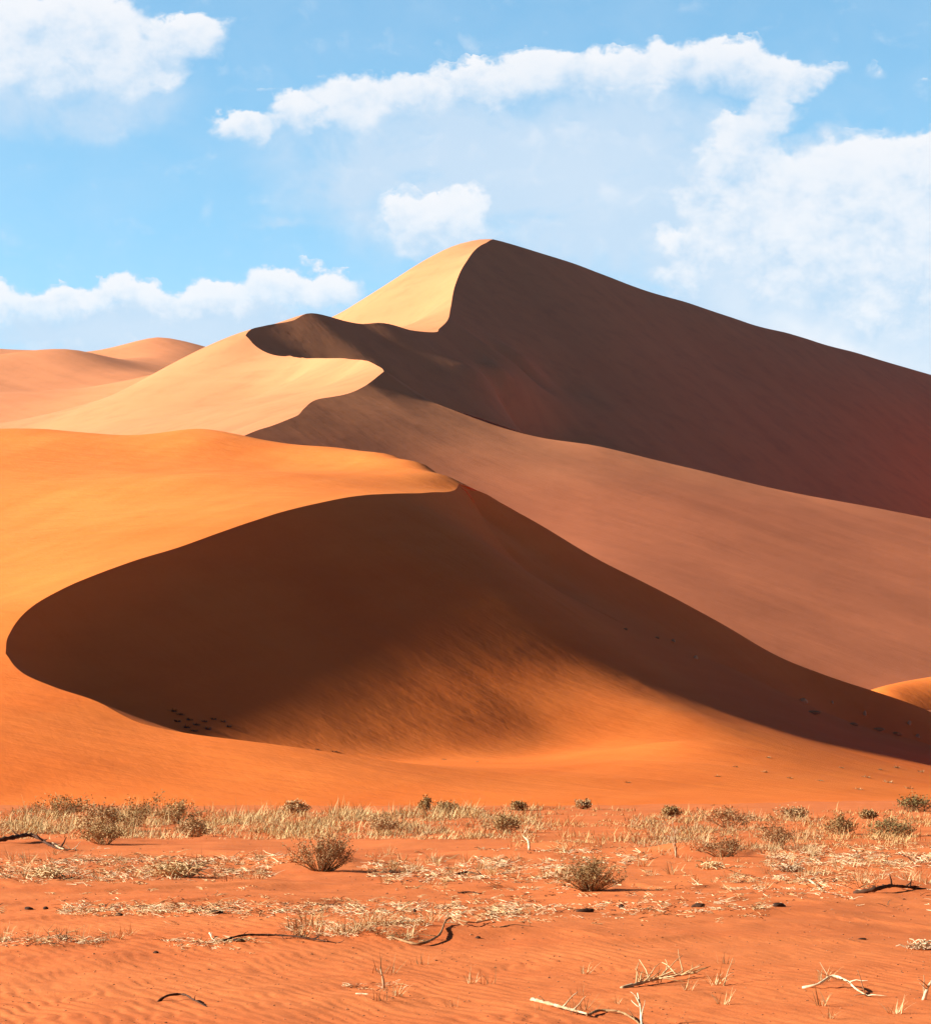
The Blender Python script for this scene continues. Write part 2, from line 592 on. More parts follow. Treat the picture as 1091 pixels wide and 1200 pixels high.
# the hollow falls away from the brink along the sunlight, a little steeper than it, then eases out so slowly that the sun only grazes it
bowl_xy = list(sA_base) + list(sA_left[1:]) + list(sA_lip[1:])
base_px = np.array([(q[0] / q[1] * F_PX + CX, HOR - (q[2] - EYE) / q[1] * F_PX) for q in sA_base[::-1]])
base_px = base_px[np.argsort(base_px[:, 0])]
for c in sA_left[8::7]:
    k_ = float(np.interp(c[1], [192, 206, 220, 239, 250, 262], [0.009, 0.018, 0.030, 0.045, 0.048, 0.046]))      # where the sun comes back over the brink
    s0 = (c[2] - EYE - k_ * c[1]) / ST
    gap = float(np.interp(c[1], [190, 230, 262], [1.1, 0.9, 0.5]))
    for r_ in [s0 * q for q in (0.1, 0.22, 0.4, 0.6, 0.8, 1.0)] + [s0 + q for q in (7, 14, 22, 32, 44)]:
        if r_ <= s0:
            drop = ST * r_ + min(gap, 0.06 * s0) * math.sin(math.pi * min(1.0, r_ / s0) ** 0.55)
        else:
            t = min(r_ - s0, 44)
            drop = ST * s0 + (ST - 0.085) * t - 0.0030 * t * t
        x, y, z = c[0] + SX * r_, c[1] + SY * r_, c[2] - drop
        zf = 2.0 + 0.02 * max(0, y - 168)
        z = zf + 0.5 * ((z - zf) + math.hypot(z - zf, 1.2))
        px, py = CX + x / y * F_PX, HOR - (z - EYE) / y * F_PX
        lim = 610 if px < 560 else float(np.interp(px, base_px[:, 0], base_px[:, 1])) + 26
        if px < 670 and (px < 450 or py > lim) and in_poly(np.array([x]), np.array([y]), bowl_xy)[0]:
            if ((sA_lip[:, :2] - (x, y)) ** 2).sum(1).min() > 16:
                A_floor.append((x, y, z))
L_A = TPS(list(sA_left[::4]) + list(sA_lip[::4]) + [sA_lip[-1]] + list(sA_base[::4]) + A_floor, 2e-5)
S_A = TPS(list(sA_arm[::3]) + [sA_arm[-1]] + list(sA_base[::3]) + [sA_base[-1]])
A_wind = [P(*q) for q in [
    (0, 503, 376), (60, 503, 372), (120, 509, 368), (180, 510, 366), (235, 503, 366), (290, 512, 362), (350, 522, 356), (410, 527, 350), (465, 535, 340),
    (500, 545, 331), (525, 558, 322),
    (0, 600, 295), (0, 650, 257), (0, 700, 222), (0, 790, 185), (0, 850, 165), (0, 900, 150), (0, 935, 142), (200, 900, 155), (200, 935, 143), (400, 905, 156), (400, 932, 147),
    (600, 930, 150), (800, 936, 154), (1000, 941, 160), (1150, 942, 165), (1330, 942, 170), (200, 560, 302), (100, 600, 286), (360, 560, 302),
    (700, 780, 400), (850, 830, 402), (960, 836, 400), (1040, 809, 392), (1095, 808, 395), (1180, 806, 398), (1300, 815, 400), (1040, 850, 425), (1180, 850, 430)]]
A_wind += [(c[0] + 4, c[1] + 12, c[2] - 6 * min(1, c[2] / 8)) for c in sA_arm[4::10]]
A_wind += [(q[0] * k_, q[1] * k_ + 0, q[2] * k_ - d_) for q in A_wind[:10] for k_, d_ in ((0.955, 1.6), (1.03, 2.2), (1.09, 7.5), (1.17, 15.0), (1.27, 24.0))]
A_wind += [(-85, 340, 43), (-85, 280, 26), (-75, 230, 14), (-65, 190, 7), (-60, 160, 3.2), (-120, 340, 36), (-120, 260, 18), (-120, 200, 6), (-80, 500, 22), (-30, 480, 16), (5, 450, 13),
           (-120, 125, -1.5), (-60, 125, -1.2), (-25, 125, -.9), (0, 125, -.8), (25, 128, -.8), (60, 130, -1.0), (100, 140, -1.2),
           (-120, 540, 6), (-40, 540, 2), (40, 530, -3), (150, 540, -2), (140, 300, -2), (130, 200, -2)]
W_A = TPS(list(sA_left[::3]) + list(sA_lip[::4]) + list(sA_arm[::4]) + A_wind)
poly_slip = list(sA_arm) + list(sA_base[::-1])
poly_bowl = list(sA_base) + list(sA_left[1:]) + list(sA_lip[1:])
dune_a = terrain('dune', (-125, 165, 122, 545), 1.15, [sA_arm, sA_left, sA_lip, sA_base],
                 [(poly_slip, S_A), (poly_bowl, L_A)], W_A, M_NEAR,
                 detail=lambda x, y: 0.10 * fbm(x / 22, y / 22, 3, 5))
tag(dune_a, kind='structure')

# ------------------------------------------------------------------ the great dune behind it
C_right = [P(*q) for q in [(1500, 590, 1560), (1300, 510, 1420), (1180, 468, 1350), (1091, 440, 1300), (1045, 425, 1275), (995, 410, 1249), (945, 398, 1224), (895, 382, 1199),
                           (870, 378, 1188), (825, 361, 1167), (755, 340, 1138), (670, 307, 1104), (620, 292, 1086), (578, 280, 1075)]]
C_arm = [P(*q) for q in [(578, 280, 1075), (560, 290, 1058), (545, 310, 1030), (533, 335, 995), (528, 360, 958), (524, 375, 925), (514, 384, 908), (512, 387, 900),
                         (480, 385, 886), (450, 378, 876), (425, 380, 868), (395, 375, 860), (365, 367, 851), (355, 371, 847), (345, 376, 842), (320, 381, 834), (295, 386, 824), (288, 393, 815)]]
B_lip = [P(*q) for q in [(288, 393, 815), (300, 405, 807), (320, 415, 793), (350, 418, 769), (400, 420, 724), (430, 424, 686), (447, 432, 654), (450, 436, 640)]]
B_ridge = [P(*q) for q in [(450, 436, 640), (470, 450, 637), (500, 470, 633), (530, 481, 630), (560, 490, 628), (590, 503, 626), (640, 515, 623), (690, 521, 621), (760, 535, 618),
                           (850, 557, 614), (950, 580, 609), (1091, 606, 603), (1300, 650, 594), (1500, 700, 586)]]
B_crease = [P(*q) for q in [(450, 436, 640), (435, 448, 625), (420, 458, 612), (395, 465, 595), (370, 470, 580), (355, 482, 565), (350, 488, 558), (320, 500, 540), (285, 512, 520),
                            (200, 550, 490), (100, 640, 460), (0, 760, 430)]]
sC_right, sC_arm, sB_lip, sB_ridge, sB_crease = (spline(q, s) for q, s in ((C_right, 4), (C_arm, 2.5), (B_lip, 2.5), (B_ridge, 2.5), (B_crease, 2.5)))
C_face = [P(*q) for q in [
    (850, 640, 820), (1000, 700, 850), (1200, 760, 900), (1400, 800, 950), (700, 580, 810),
    (520, 400, 893), (520, 470, 835), (520, 540, 750), (450, 490, 770), (400, 480, 770), (365, 470, 770), (600, 600, 760)]]
for c in sC_arm[4:-4:6]:                                  # the hollow behind the second crest drops steeply to the right
    C_face += [(c[0] + 0.85 * r_, c[1] - 0.53 * r_, c[2] - 0.70 * r_) for r_ in (4, 10, 18, 28)]
for px, pys, g in ((600, (440, 500), 0.53), (650, (400, 450, 510), 0.51), (700, (400, 470, 530), 0.48), (850, (430, 500, 560), 0.42), (1000, (470, 530, 590), 0.40), (1200, (520, 580, 640), 0.39), (1400, (600, 660, 720), 0.39)):
    C_face += [fall(sC_right, px, py, g) for py in pys]
L_C = TPS(list(sC_right[::6]) + list(sC_arm[::3]) + list(sB_lip[::3]) + list(sB_ridge[::5]) + C_face)
F_pts = []
for px, pys, g in ((640, (640, 720), 0.28), (690, (560, 650, 740, 830), 0.272), (850, (620, 700, 780, 850), 0.250), (1000, (650, 730, 800, 860), 0.242),
                   (1091, (660, 740, 803, 870), 0.235), (1300, (700, 780, 850), 0.23), (1500, (760, 850, 890), 0.23)):
    F_pts += [fall(sB_ridge, px, py, g) for py in pys]
for px, pys in ((400, (640, 760)), (300, (700, 820)), (180, (800, 870))):
    F_pts += [fall(sB_crease, px, py, 0.36) for py in pys]
F_pts += [(-100, 360, -2), (0, 360, -2), (100, 360, -2), (200, 360, -2), (260, 360, -2)]
for c in sB_crease[16:60:6]:                                # beside the sharp edge the slope falls just along the sunlight
    F_pts += [(c[0] + SX * r_, c[1] + SY * r_, c[2] - d_ * ST / 0.364) for r_, d_ in ((6, 1.75), (14, 4.0), (26, 7.3))]
F_B = TPS(list(sB_ridge[::4]) + [sB_ridge[-1]] + list(sB_crease[::4]) + F_pts)
W_pts = [P(*q) for q in [
    (575, 281.5, 1080), (560, 290, 1089), (545, 298, 1096), (525, 309, 1102), (500, 322, 1108), (450, 348, 1118), (400, 374, 1125), (330, 400, 1120), (500, 365, 1000), (450, 395, 980), (400, 400, 970), (330, 410, 920), (280, 420, 890),
    (250, 408, 815), (200, 431, 812), (150, 455, 818), (100, 476, 835), (50, 490, 845), (0, 500, 850), (200, 490, 696), (100, 498, 771), (250, 450, 770), (350, 440, 745), (300, 470, 690), (250, 500, 620), (400, 445, 690),
    (200, 530, 600), (100, 540, 650), (0, 540, 720), (0, 650, 560), (-150, 520, 860), (-150, 600, 700),
    (250, 440, 960), (150, 480, 940), (50, 520, 960), (-100, 560, 960), (300, 450, 1090), (200, 500, 1090),
    (578, 330, 1180), (755, 390, 1250), (945, 450, 1340), (1180, 520, 1470), (1400, 600, 1600), (450, 420, 1180), (330, 480, 1170)]]
W_pts += [(-330, 1230, -5), (-150, 1300, 5), (0, 1330, 40), (160, 1500, 20), (330, 1640, 0), (560, 1700, -5), (-330, 700, -5), (-300, 450, -3), (-200, 430, -3), (640, 1500, 0), (560, 1000, -3), (430, 760, -3)]
W_pts += [(c[0] + 3, c[1] + 35, c[2] - 20) for c in sC_right[4::8]]
W_pts += [(c[0] + 2, c[1] + 9, c[2] - 6.5) for c in sC_right[2::5]]
W_pts += [(c[0] + 1.5, c[1] + 5, c[2] - 4.5) for c in sC_right[-24::3]]
W_C = TPS(list(sC_right[::6]) + list(sC_arm[::3]) + list(sB_lip[::3]) + list(sB_crease[::4]) + W_pts)
poly_C = list(sC_right) + list(sC_arm[1:]) + list(sB_lip[1:]) + list(sB_ridge[1:])
poly_F = list(sB_ridge) + [(300, 355, 0), (-140, 355, 0)] + list(sB_crease[::-1])[:-1]
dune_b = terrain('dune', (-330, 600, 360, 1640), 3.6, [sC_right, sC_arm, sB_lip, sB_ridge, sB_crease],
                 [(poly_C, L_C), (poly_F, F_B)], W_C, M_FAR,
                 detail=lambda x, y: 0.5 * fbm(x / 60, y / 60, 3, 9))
tag(dune_b, kind='structure')

# ------------------------------------------------------------------ far dunes on the left
D_pts = [P(*q) for q in [(-250, 420, 1900), (-60, 407, 1850), (0, 408, 1850), (60, 409, 1840), (115, 411, 1830), (150, 402, 1800), (185, 394, 1790), (225, 401, 1800), (250, 408, 1810), (320, 430, 1830), (420, 470, 1850)]]
sD = spline(D_pts, 8)
D_front = [P(*q) for q in [
    (-120, 421, 1720), (0, 421, 1720), (65, 420, 1730), (115, 420, 1740), (150, 417, 1735), (185, 413, 1735), (215, 418, 1725), (250, 424, 1730),
    (-120, 424, 1640), (0, 418, 1640), (35, 414, 1630), (65, 412, 1620), (95, 415, 1615), (125, 422, 1610), (160, 431, 1610), (200, 436, 1620), (250, 437, 1640),
    (-120, 456, 1500), (0, 456, 1500), (60, 457, 1500), (120, 452, 1510), (170, 444, 1530), (215, 441, 1560),
    (-120, 464, 1440), (0, 461, 1430), (60, 460, 1420), (110, 457, 1410), (150, 449, 1400), (190, 440, 1395), (230, 430, 1395), (270, 424, 1400),
    (-120, 500, 1340), (0, 500, 1340), (60, 495, 1340), (120, 485, 1335), (180, 478, 1335), (240, 470, 1335), (350, 520, 1400), (420, 560, 1500)]]
D_back = [(p[0], p[1] + 160, p[2] - 60) for p in D_pts] + [(-520, 1300, -5), (-200, 1300, -5), (0, 1300, -5), (-700, 1900, 30), (50, 1900, 60)]
F_D = TPS(list(sD[::3]) + D_front)
W_D = TPS(list(sD[::3]) + D_back)
poly_D = list(sD) + [(100, 1250, 0), (-700, 1250, 0)]
dune_c = terrain('dune', (-640, 60, 1290, 2060), 8, [sD], [(poly_D, F_D)], W_D, M_PINK, detail=lambda x, y: 1.2 * fbm(x / 90, y / 90, 3, 21))
tag(dune_c, kind='structure')
# ------------------------------------------------------------------ the plain
MOUNDS = [(370, 1012, 1.1, 0.20), (690, 1036, 0.7, 0.08), (660, 992, 0.9, 0.14), (830, 1000, 1.6, 0.12), (900, 992, 1.8, 0.12), (1040, 1043, 0.8, 0.10), (30, 992, 1.2, 0.12), (480, 1102, 0.8, 0.05),
          (1000, 985, 1.6, 0.12), (120, 988, 1.0, 0.1), (590, 1000, 0.9, 0.10), (800, 1002, 0.8, 0.14)]
MOUNDS = [((px - CX) * EYE / (py - HOR), EYE * F_PX / (py - HOR), r, h) for px, py, r, h in MOUNDS]
TERRACES = [(1006, 0.035), (1034, 0.045), (1058, 0.035), (1078, 0.03), (1112, 0.022), (1168, 0.016)]


def ground_h(x, y):
    x, y = np.asarray(x, float), np.asarray(y, float)
    z = 0.09 * fbm(x / 7, y / 13, 3, 31) + 0.015 * fbm(x / 0.8, y / 1.3, 3, 77)
    for mx, my, r, h in MOUNDS:
        z = z + h * np.exp(-((x - mx) ** 2 + ((y - my) * 0.6) ** 2) / (r * r))
    for py, h in TERRACES:                                 # low wind-cut steps in the sand
        yy = EYE * F_PX / (py - HOR)
        w = y - yy - 0.05 * yy * vnoise(x * 0.35 + py, y * 0.02, 5) - 0.02 * yy * vnoise(x * 1.3 + py, y * 0.02, 6)
        s = 0.018 * yy
        z = z + h * np.where(w < 0, np.exp(-(w / (0.5 * s)) ** 2), np.exp(-(w / (3.5 * s)) ** 2))
    # wind ripples, modelled as far as they can be told apart
    rp = x * 0.93 + y * 0.37 + 0.10 * vnoise(x * 2.2, y * 1.1, 41) + 0.05 * vnoise(x * 5, y * 2.5, 42)
    amp = 0.0042 * np.clip((44 - y) / 18, 0, 1) * (0.55 + 0.45 * vnoise(x * 0.9, y * 0.5, 43))
    ph = rp / 0.145 * 2 * np.pi
    return z + amp * (np.sin(ph) + 0.3 * np.sin(2 * ph + 0.9))


def build_ground():
    ys = [5.0]
    while ys[-1] < 165:
        ys.append(ys[-1] + max(0.06, ys[-1] ** 2 * 0.00010))
    ys = np.array(ys + [175, 200, 260, 350, 500, 800, 1400, 2400, 3600], float)
    us = np.concatenate([[-1.6, -1.0, -.6, -.4, -.3], np.linspace(-.24, .24, 481), [.3, .4, .6, 1.0, 1.6]])
    Y, U = np.meshgrid(ys, us, indexing='ij')
    X = U * Y
    Z = ground_h(X, Y)
    Z[Y > 170] = -0.3
    n, m = Y.shape
    i = np.arange(n * m).reshape(n, m)
    f = np.stack([i[:-1, :-1], i[:-1, 1:], i[1:, 1:], i[1:, :-1]], -1).reshape(-1, 4)
    o = mesh_obj('ground', np.stack([X, Y, Z], -1).reshape(-1, 3), f, M_GROUND)
    return tag(o, kind='structure')


ground = build_ground()
# ------------------------------------------------------------------ what grows and lies on the sand
from mathutils.bvhtree import BVHTree


def bvh_of(o):
    me = o.data
    v = np.empty(len(me.vertices) * 3, np.float32)
    me.vertices.foreach_get('co', v)
    return BVHTree.FromPolygons([tuple(q) for q in v.reshape(-1, 3).tolist()], [tuple(p.vertices) for p in me.polygons])


BVH_DUNE = bvh_of(dune_a)


def on_dune(px, py):
    d = Vector(((px - CX) / F_PX, 1, (HOR - py) / F_PX)).normalized()
    h = BVH_DUNE.ray_cast(Vector((0, 0, EYE)), d)
    return h[0]


def on_plain(px, py):
    d = EYE * F_PX / (py - HOR)
    for _ in range(4):
        z = float(ground_h((px - CX) / F_PX * d, d))
        d = (EYE - z) * F_PX / (py - HOR)
    x = (px - CX) / F_PX * d
    z = float(ground_h(x, d))
    h = BVH_DUNE.ray_cast(Vector((x, d, 50)), Vector((0, 0, -1)))
    if h[0] is not None and h[0].z > z:
        z = h[0].z
    return Vector((x, d, z))


def plain_mat(name, cols, scale=8.0, rough=0.85, vary=0.25):
    m, nt, bs = new_mat(name, rough, 0.15)
    obj = nt.nodes.new('ShaderNodeTexCoord').outputs['Object']
    f = noise(nt, obj, scale, 3, 0.6)
    rnd = N(nt, nt.nodes.new('ShaderNodeObjectInfo').outputs['Random'])
    c = mix(nt, (f + (rnd - 0.5) * vary).smooth(0.3, 0.7), cols[0], cols[1])
    nt.links.new(c, bs.inputs['Base Color'])
    return m


M_STRAW = plain_mat('dry_straw', ((0.52, 0.30, 0.12), (0.76, 0.54, 0.28)), 5)
M_PALE = plain_mat('bleached_wood', ((0.70, 0.47, 0.24), (0.86, 0.68, 0.42)), 9)
M_OLIVE = plain_mat('olive_leaf', ((0.27, 0.165, 0.06), (0.46, 0.29, 0.12)), 6)
M_BROWN = plain_mat('brown_twig', ((0.26, 0.135, 0.055), (0.44, 0.25, 0.11)), 9)
def wood(name, cols):
    m = plain_mat(name, cols, 9)
    nt = m.node_tree
    obj = nt.nodes.new('ShaderNodeTexCoord').outputs['Object']
    g = noise(nt, scaled(nt, obj, (25, 160, 160)), 1.0, 4, 0.7)
    nt.links.new(math_bump(nt, g, 0.8, 0.004), nt.nodes['Principled BSDF'].inputs['Normal'])
    return m


M_WOOD = wood('grey_bleached_wood', ((0.46, 0.29, 0.15), (0.84, 0.66, 0.42)))
M_DARK = plain_mat('dark_wood', ((0.035, 0.016, 0.009), (0.09, 0.04, 0.02)), 12)
M_GREEN = plain_mat('grey_green_leaf', ((0.18, 0.14, 0.05), (0.34, 0.26, 0.10)), 6)
M_GOLD = plain_mat('golden_grass', ((0.56, 0.33, 0.12), (0.78, 0.54, 0.25)), 0.7)
M_SCRUB = plain_mat('brown_scrub', ((0.38, 0.22, 0.095), (0.60, 0.39, 0.19)), 3)
M_DRYOLIVE = plain_mat('dry_olive', ((0.30, 0.20, 0.075), (0.48, 0.33, 0.14)), 2)
M_STONE = plain_mat('pale_stone', ((0.45, 0.30, 0.19), (0.62, 0.45, 0.30)), 14)


class MB:
    """collects vertices and faces of one mesh"""
    def __init__(self):
        self.v, self.f = [], []

    def tube(self, pts, radii, sides=5):
        pts = [Vector(p) for p in pts]
        base = len(self.v)
        up = Vector((0, 0, 1))
        for i, p in enumerate(pts):
            t = (pts[min(i + 1, len(pts) - 1)] - pts[max(i - 1, 0)])
            t = t.normalized() if t.length > 1e-9 else up
            a = t.cross(up if abs(t.z) < 0.9 else Vector((1, 0, 0))).normalized()
            b = t.cross(a)
            for k in range(sides):
                an = 2 * math.pi * k / sides
                self.v.append(tuple(p + (a * math.cos(an) + b * math.sin(an)) * radii[i]))
        for i in range(len(pts) - 1):
            for k in range(sides):
                k2 = (k + 1) % sides
                self.f.append((base + i * sides + k, base + i * sides + k2, base + (i + 1) * sides + k2, base + (i + 1) * sides + k))
        self.f.append(tuple(base + k for k in range(sides))[::-1])
        self.f.append(tuple(base + (len(pts) - 1) * sides + k for k in range(sides)))

    def blade(self, p, direction, length, width, bend, seg=3):
        """a leaf of grass: a narrow folded strip that arches over"""
        p = Vector(p)
        d = Vector(direction).normalized()
        side = d.cross(Vector((0, 0, 1)))
        side = side.normalized() if side.length > 1e-4 else Vector((1, 0, 0))
        base = len(self.v)
        q = p.copy()
        for i in range(seg + 1):
            t = i / seg
            w = width * (1 - t) ** 0.7 * 0.5
            if i == seg:
                self.v.append(tuple(q))
            else:
                self.v += [tuple(q - side * w), tuple(q + side * w)]
            d = (d + Vector((d.x * 0.4, d.y * 0.4, -1.0)) * bend / seg).normalized()
            q = q + d * length / seg
        for i in range(seg - 1):
            a = base + 2 * i
            self.f.append((a, a + 1, a + 3, a + 2))
        a = base + 2 * (seg - 1)
        self.f.append((a, a + 1, a + 2))

    def leaf(self, p, size, rnd):
        p = Vector(p)
        a = Vector((rnd.uniform(-1, 1), rnd.uniform(-1, 1), rnd.uniform(-0.2, 1))).normalized()
        b = a.cross(Vector((rnd.uniform(-1, 1), rnd.uniform(-1, 1), rnd.uniform(-1, 1)))).normalized()
        i = len(self.v)
        l, w = size * rnd.uniform(0.7, 1.4), size * 0.32
        self.v += [tuple(p), tuple(p + a * l * 0.5 + b * w), tuple(p + a * l), tuple(p + a * l * 0.5 - b * w)]
        self.f.append((i, i + 1, i + 2, i + 3))

    def build(self, name, mat, parent=None, smooth=False):
        return mesh_obj(name, self.v, self.f, mat, parent, smooth)


def link_copy(src, loc=None, rz=0.0, scale=1.0, tilt=0.0):
    c = src.copy()
    COL.objects.link(c)
    for ch in src.children:
        k = ch.copy()
        COL.objects.link(k)
        k.parent = c
    if loc is not None:
        c.location = loc
    c.rotation_euler = (tilt, 0, rz)
    c.scale = (scale,) * 3 if not isinstance(scale, tuple) else scale
    return c


def empty(name, loc):
    o = bpy.data.objects.new(name, None)
    o.empty_display_size = 0.1
    COL.objects.link(o)
    o.location = loc
    return o


def twig_path(rnd, p, d, length, n=4, wander=0.35, lift=0.0):
    pts, d, p = [Vector(p)], Vector(d).normalized(), Vector(p)
    for _ in range(n):
        d = (d + Vector((rnd.uniform(-1, 1), rnd.uniform(-1, 1), rnd.uniform(-1, 1))) * wander + Vector((0, 0, lift))).normalized()
        p = p + d * length / n
        if p.z < 0.004:
            p.z = 0.004
        pts.append(p.copy())
    return pts


# ---- prototypes -------------------------------------------------------------
def shrub(seed, width, height, leafmat, twigmat, loc, stems=46, leaves=2600, leaf=0.03, skew=0.0, name='shrub'):
    """a rounded desert shrub: a root collar with many forking stems and small leaves along them; every shrub grows its own way"""
    rnd = random.Random(seed)
    root = empty(name, loc)
    st, lf = MB(), MB()
    tips = []
    lop = [rnd.uniform(0.55, 1.15) for _ in range(7)]
    for k in range(stems):
        an, r = rnd.uniform(0, 2 * math.pi), rnd.uniform(0.0, 1.0) ** 0.6
        out = Vector((math.cos(an) * r * width * 0.5, math.sin(an) * r * width * 0.5, height * math.sqrt(max(0.06, 1 - r * r * 0.9)) * rnd.uniform(0.6, 1.1)))
        lo_ = lop[int(an / 6.2832 * 7) % 7]
        out = Vector((out.x * lo_ * 1.1, out.y * lo_, out.z * (0.45 + 0.6 * lo_)))
        out.x += skew * out.z
        p0 = Vector((math.cos(an) * r * width * 0.10, math.sin(an) * r * width * 0.10, -0.02))
        mid = p0.lerp(out, 0.5) + Vector((rnd.uniform(-1, 1), rnd.uniform(-1, 1), rnd.uniform(-.2, .6))) * width * 0.06
        pts = [p0, p0.lerp(mid, 0.5), mid, mid.lerp(out, 0.5), out]
        rad = 0.006 * (width / 0.9) ** 0.5
        st.tube(pts, [rad * 1.3, rad, rad * 0.8, rad * 0.6, rad * 0.3], 4)
        tips.append(pts)
        for _ in range(4):
            t = rnd.uniform(0.35, 0.95)
            q = pts[2].lerp(out, max(0, t * 2 - 1)) if t > 0.5 else p0.lerp(mid, t * 2)
            d = (out - p0).normalized() + Vector((rnd.uniform(-1, 1), rnd.uniform(-1, 1), rnd.uniform(-.3, .8))) * 0.8
            sp = twig_path(rnd, q, d, width * rnd.uniform(0.12, 0.26), 3, 0.3)
            st.tube(sp, [rad * 0.5, rad * 0.4, rad * 0.3, rad * 0.2], 3)
            tips.append(sp)
    for _ in range(leaves):
        pts = rnd.choice(tips)
        i = rnd.randrange(len(pts) // 2, len(pts))
        q = pts[i - 1].lerp(pts[i], rnd.random()) + Vector((rnd.gauss(0, 1), rnd.gauss(0, 1), rnd.gauss(0, 1))) * leaf * 0.5
        if q.z > 0.0:
            lf.leaf(q, leaf, rnd)
    st.build('stems', twigmat, root)
    lf.build('foliage', leafmat, root)
    return root


def tuft_mesh(seed, blades, height, spread, width, bend):
    rnd = random.Random(seed)
    m = MB()
    for _ in range(blades):
        an = rnd.uniform(0, 2 * math.pi)
        r = rnd.random() ** 0.7
        p = (math.cos(an) * r * spread * 0.35, math.sin(an) * r * spread * 0.35, -0.01)
        lean = rnd.uniform(0.1, 1.0) * spread / max(height, 1e-3)
        an2 = an + rnd.gauss(0, 0.6)
        m.blade(p, (math.cos(an2) * lean, math.sin(an2) * lean, 1), height * rnd.uniform(0.5, 1.15), width, bend * rnd.uniform(0.2, 1.5))
    return m


def mark(o, label, cat, group=None):
    return tag(o, label, cat, group)


def px_m(py, px_len):
    """metres that span px_len on the photograph for something standing on the plain at that height of the picture"""
    return px_len * EYE / (py - HOR)


# ---- the two round shrubs of the middle ground and the shrubs at the dune's foot --------------
p = on_plain(378, 1021)
mark(shrub(3, px_m(1021, 92), px_m(1021, 44), M_SCRUB, M_BROWN, p, 80, 2600, 0.032, skew=0.25), 'larger of the two round dry shrubs, twiggy brown, on its own orange sand mound', 'shrub')
p = on_plain(693, 1040)
mark(shrub(8, px_m(1040, 76), px_m(1040, 38), M_OLIVE, M_BROWN, p, 90, 4200, 0.022), 'compact round olive-brown shrub alone on bare sand right of the middle', 'shrub')
BACK = [
    (66, 957, 66, 22, M_OLIVE, 'low flat-topped olive shrub at the far left of the grass belt, against the dune foot'),
    (118, 974, 48, 36, M_SCRUB, 'pale brown bushy shrub in the grass belt, just left of the darkest tall olive one'),
    (158, 969, 44, 36, M_OLIVE, 'tallest pointed olive shrub standing out of the left grass belt'),
    (208, 965, 52, 28, M_OLIVE, 'olive shrub whose crown leans right at the rear of the left grass belt'),
    (230, 981, 32, 24, M_SCRUB, 'small dark round shrub at the front edge of the grass belt, below the leaning one'),
    (122, 991, 52, 28, M_OLIVE, 'spreading dark shrub casting a black shadow onto bare sand before the grass belt'),
    (345, 951, 24, 12, M_SCRUB, 'small brown shrub on the sand at the dune foot, above the larger round dry shrub'),
    (496, 953, 16, 16, M_OLIVE, 'narrow upright olive shrub beside a dark low one at the dune foot in the middle'),
    (524, 954, 34, 13, M_OLIVE, 'dark low shrub at the dune foot right beside a narrow upright one'),
    (452, 976, 40, 20, M_SCRUB, 'soft brown shrub in the middle of the pale grass belt'),
    (592, 976, 38, 24, M_OLIVE, 'grey-olive shrub at the right end of the dense grass belt'),
    (608, 950, 18, 9, M_OLIVE, 'tiny dark shrub at the dune foot where the dense grass belt ends'),
    (686, 952, 22, 9, M_SCRUB, 'tiny brown shrub at the dune foot above the compact round shrub'),
    (786, 957, 20, 11, M_OLIVE, 'tiny olive shrub at the dune foot over the tall bleached stalks'),
    (852, 970, 46, 26, M_SCRUB, 'upper of the two wide brown shrubs massed on the right-hand sand'),
    (912, 992, 52, 36, M_SCRUB, 'larger and nearer of the two wide brown shrubs massed on the right-hand sand'),
    (846, 1004, 62, 17, M_BROWN, 'low dark brown shrub sprawling in front of the two wide brown ones'),
    (1066, 951, 42, 20, M_GREEN, 'darkest green bushy shrub at the dune foot by the right edge'),
    (1018, 957, 20, 9, M_OLIVE, 'tiny shrub just left of the darkest green bush at the dune foot'),
    (984, 978, 46, 22, M_OLIVE, 'twiggy olive shrub with a dark base, left one of the pair at the right'),
    (1040, 979, 58, 24, M_GREEN, 'wide twiggy shrub with dark right side, right one of the pair at the right'),
    (930, 955, 40, 10, M_SCRUB, 'faint low brown shrub at the dune foot above the two wide brown shrubs'),
]
for i, (px, py, w, h, lm, lab) in enumerate(BACK):
    rs = random.Random(700 + i)
    mark(shrub(20 + i, px_m(py, w) * rs.uniform(0.95, 1.3), px_m(py, h) * rs.uniform(0.8, 1.1), lm, M_BROWN, on_plain(px, py), rs.randrange(26, 50), rs.randrange(800, 1700), px_m(py, 2.3), skew=rs.uniform(-0.5, 0.6)), lab, 'shrub')

# ---- the belt of dry grass at the dune's foot and finer straw: masses nobody could count --------
def grass_mass(name, label, spots, mat, hpx, blades, seed):
    rnd = random.Random(seed)
    m = MB()
    for px, py in spots:
        p = on_plain(px, py)
        k = p.y / F_PX
        n1 = float(vnoise(np.array(px / 30.), np.array(py / 5.), seed))
        h = k * hpx * (0.72 + 0.5 * n1) * rnd.uniform(0.5, 1.3)
        for _ in range(blades):
            an, r = rnd.uniform(0, 2 * math.pi), rnd.random() ** 0.5 * h * 0.6
            q = (p.x + math.cos(an) * r, p.y + math.sin(an) * r, p.z - 0.02)
            m.blade(q, (rnd.gauss(0.1, .8), rnd.gauss(0, .8), 1), h * rnd.uniform(0.4, 1.1), k * 0.95, rnd.uniform(0.2, 1.8), 2)
    return tag(m.build(name, mat), label, 'grass', kind='stuff')


def scatter(n, x0, x1, y0, y1, seed, keep=None):
    rnd = random.Random(seed)
    out = []
    while len(out) < n:
        px, py = rnd.uniform(x0, x1), y0 + (y1 - y0) * rnd.random()
        if keep is None or rnd.random() < keep(px, py):
            out.append((px, py))
    return out


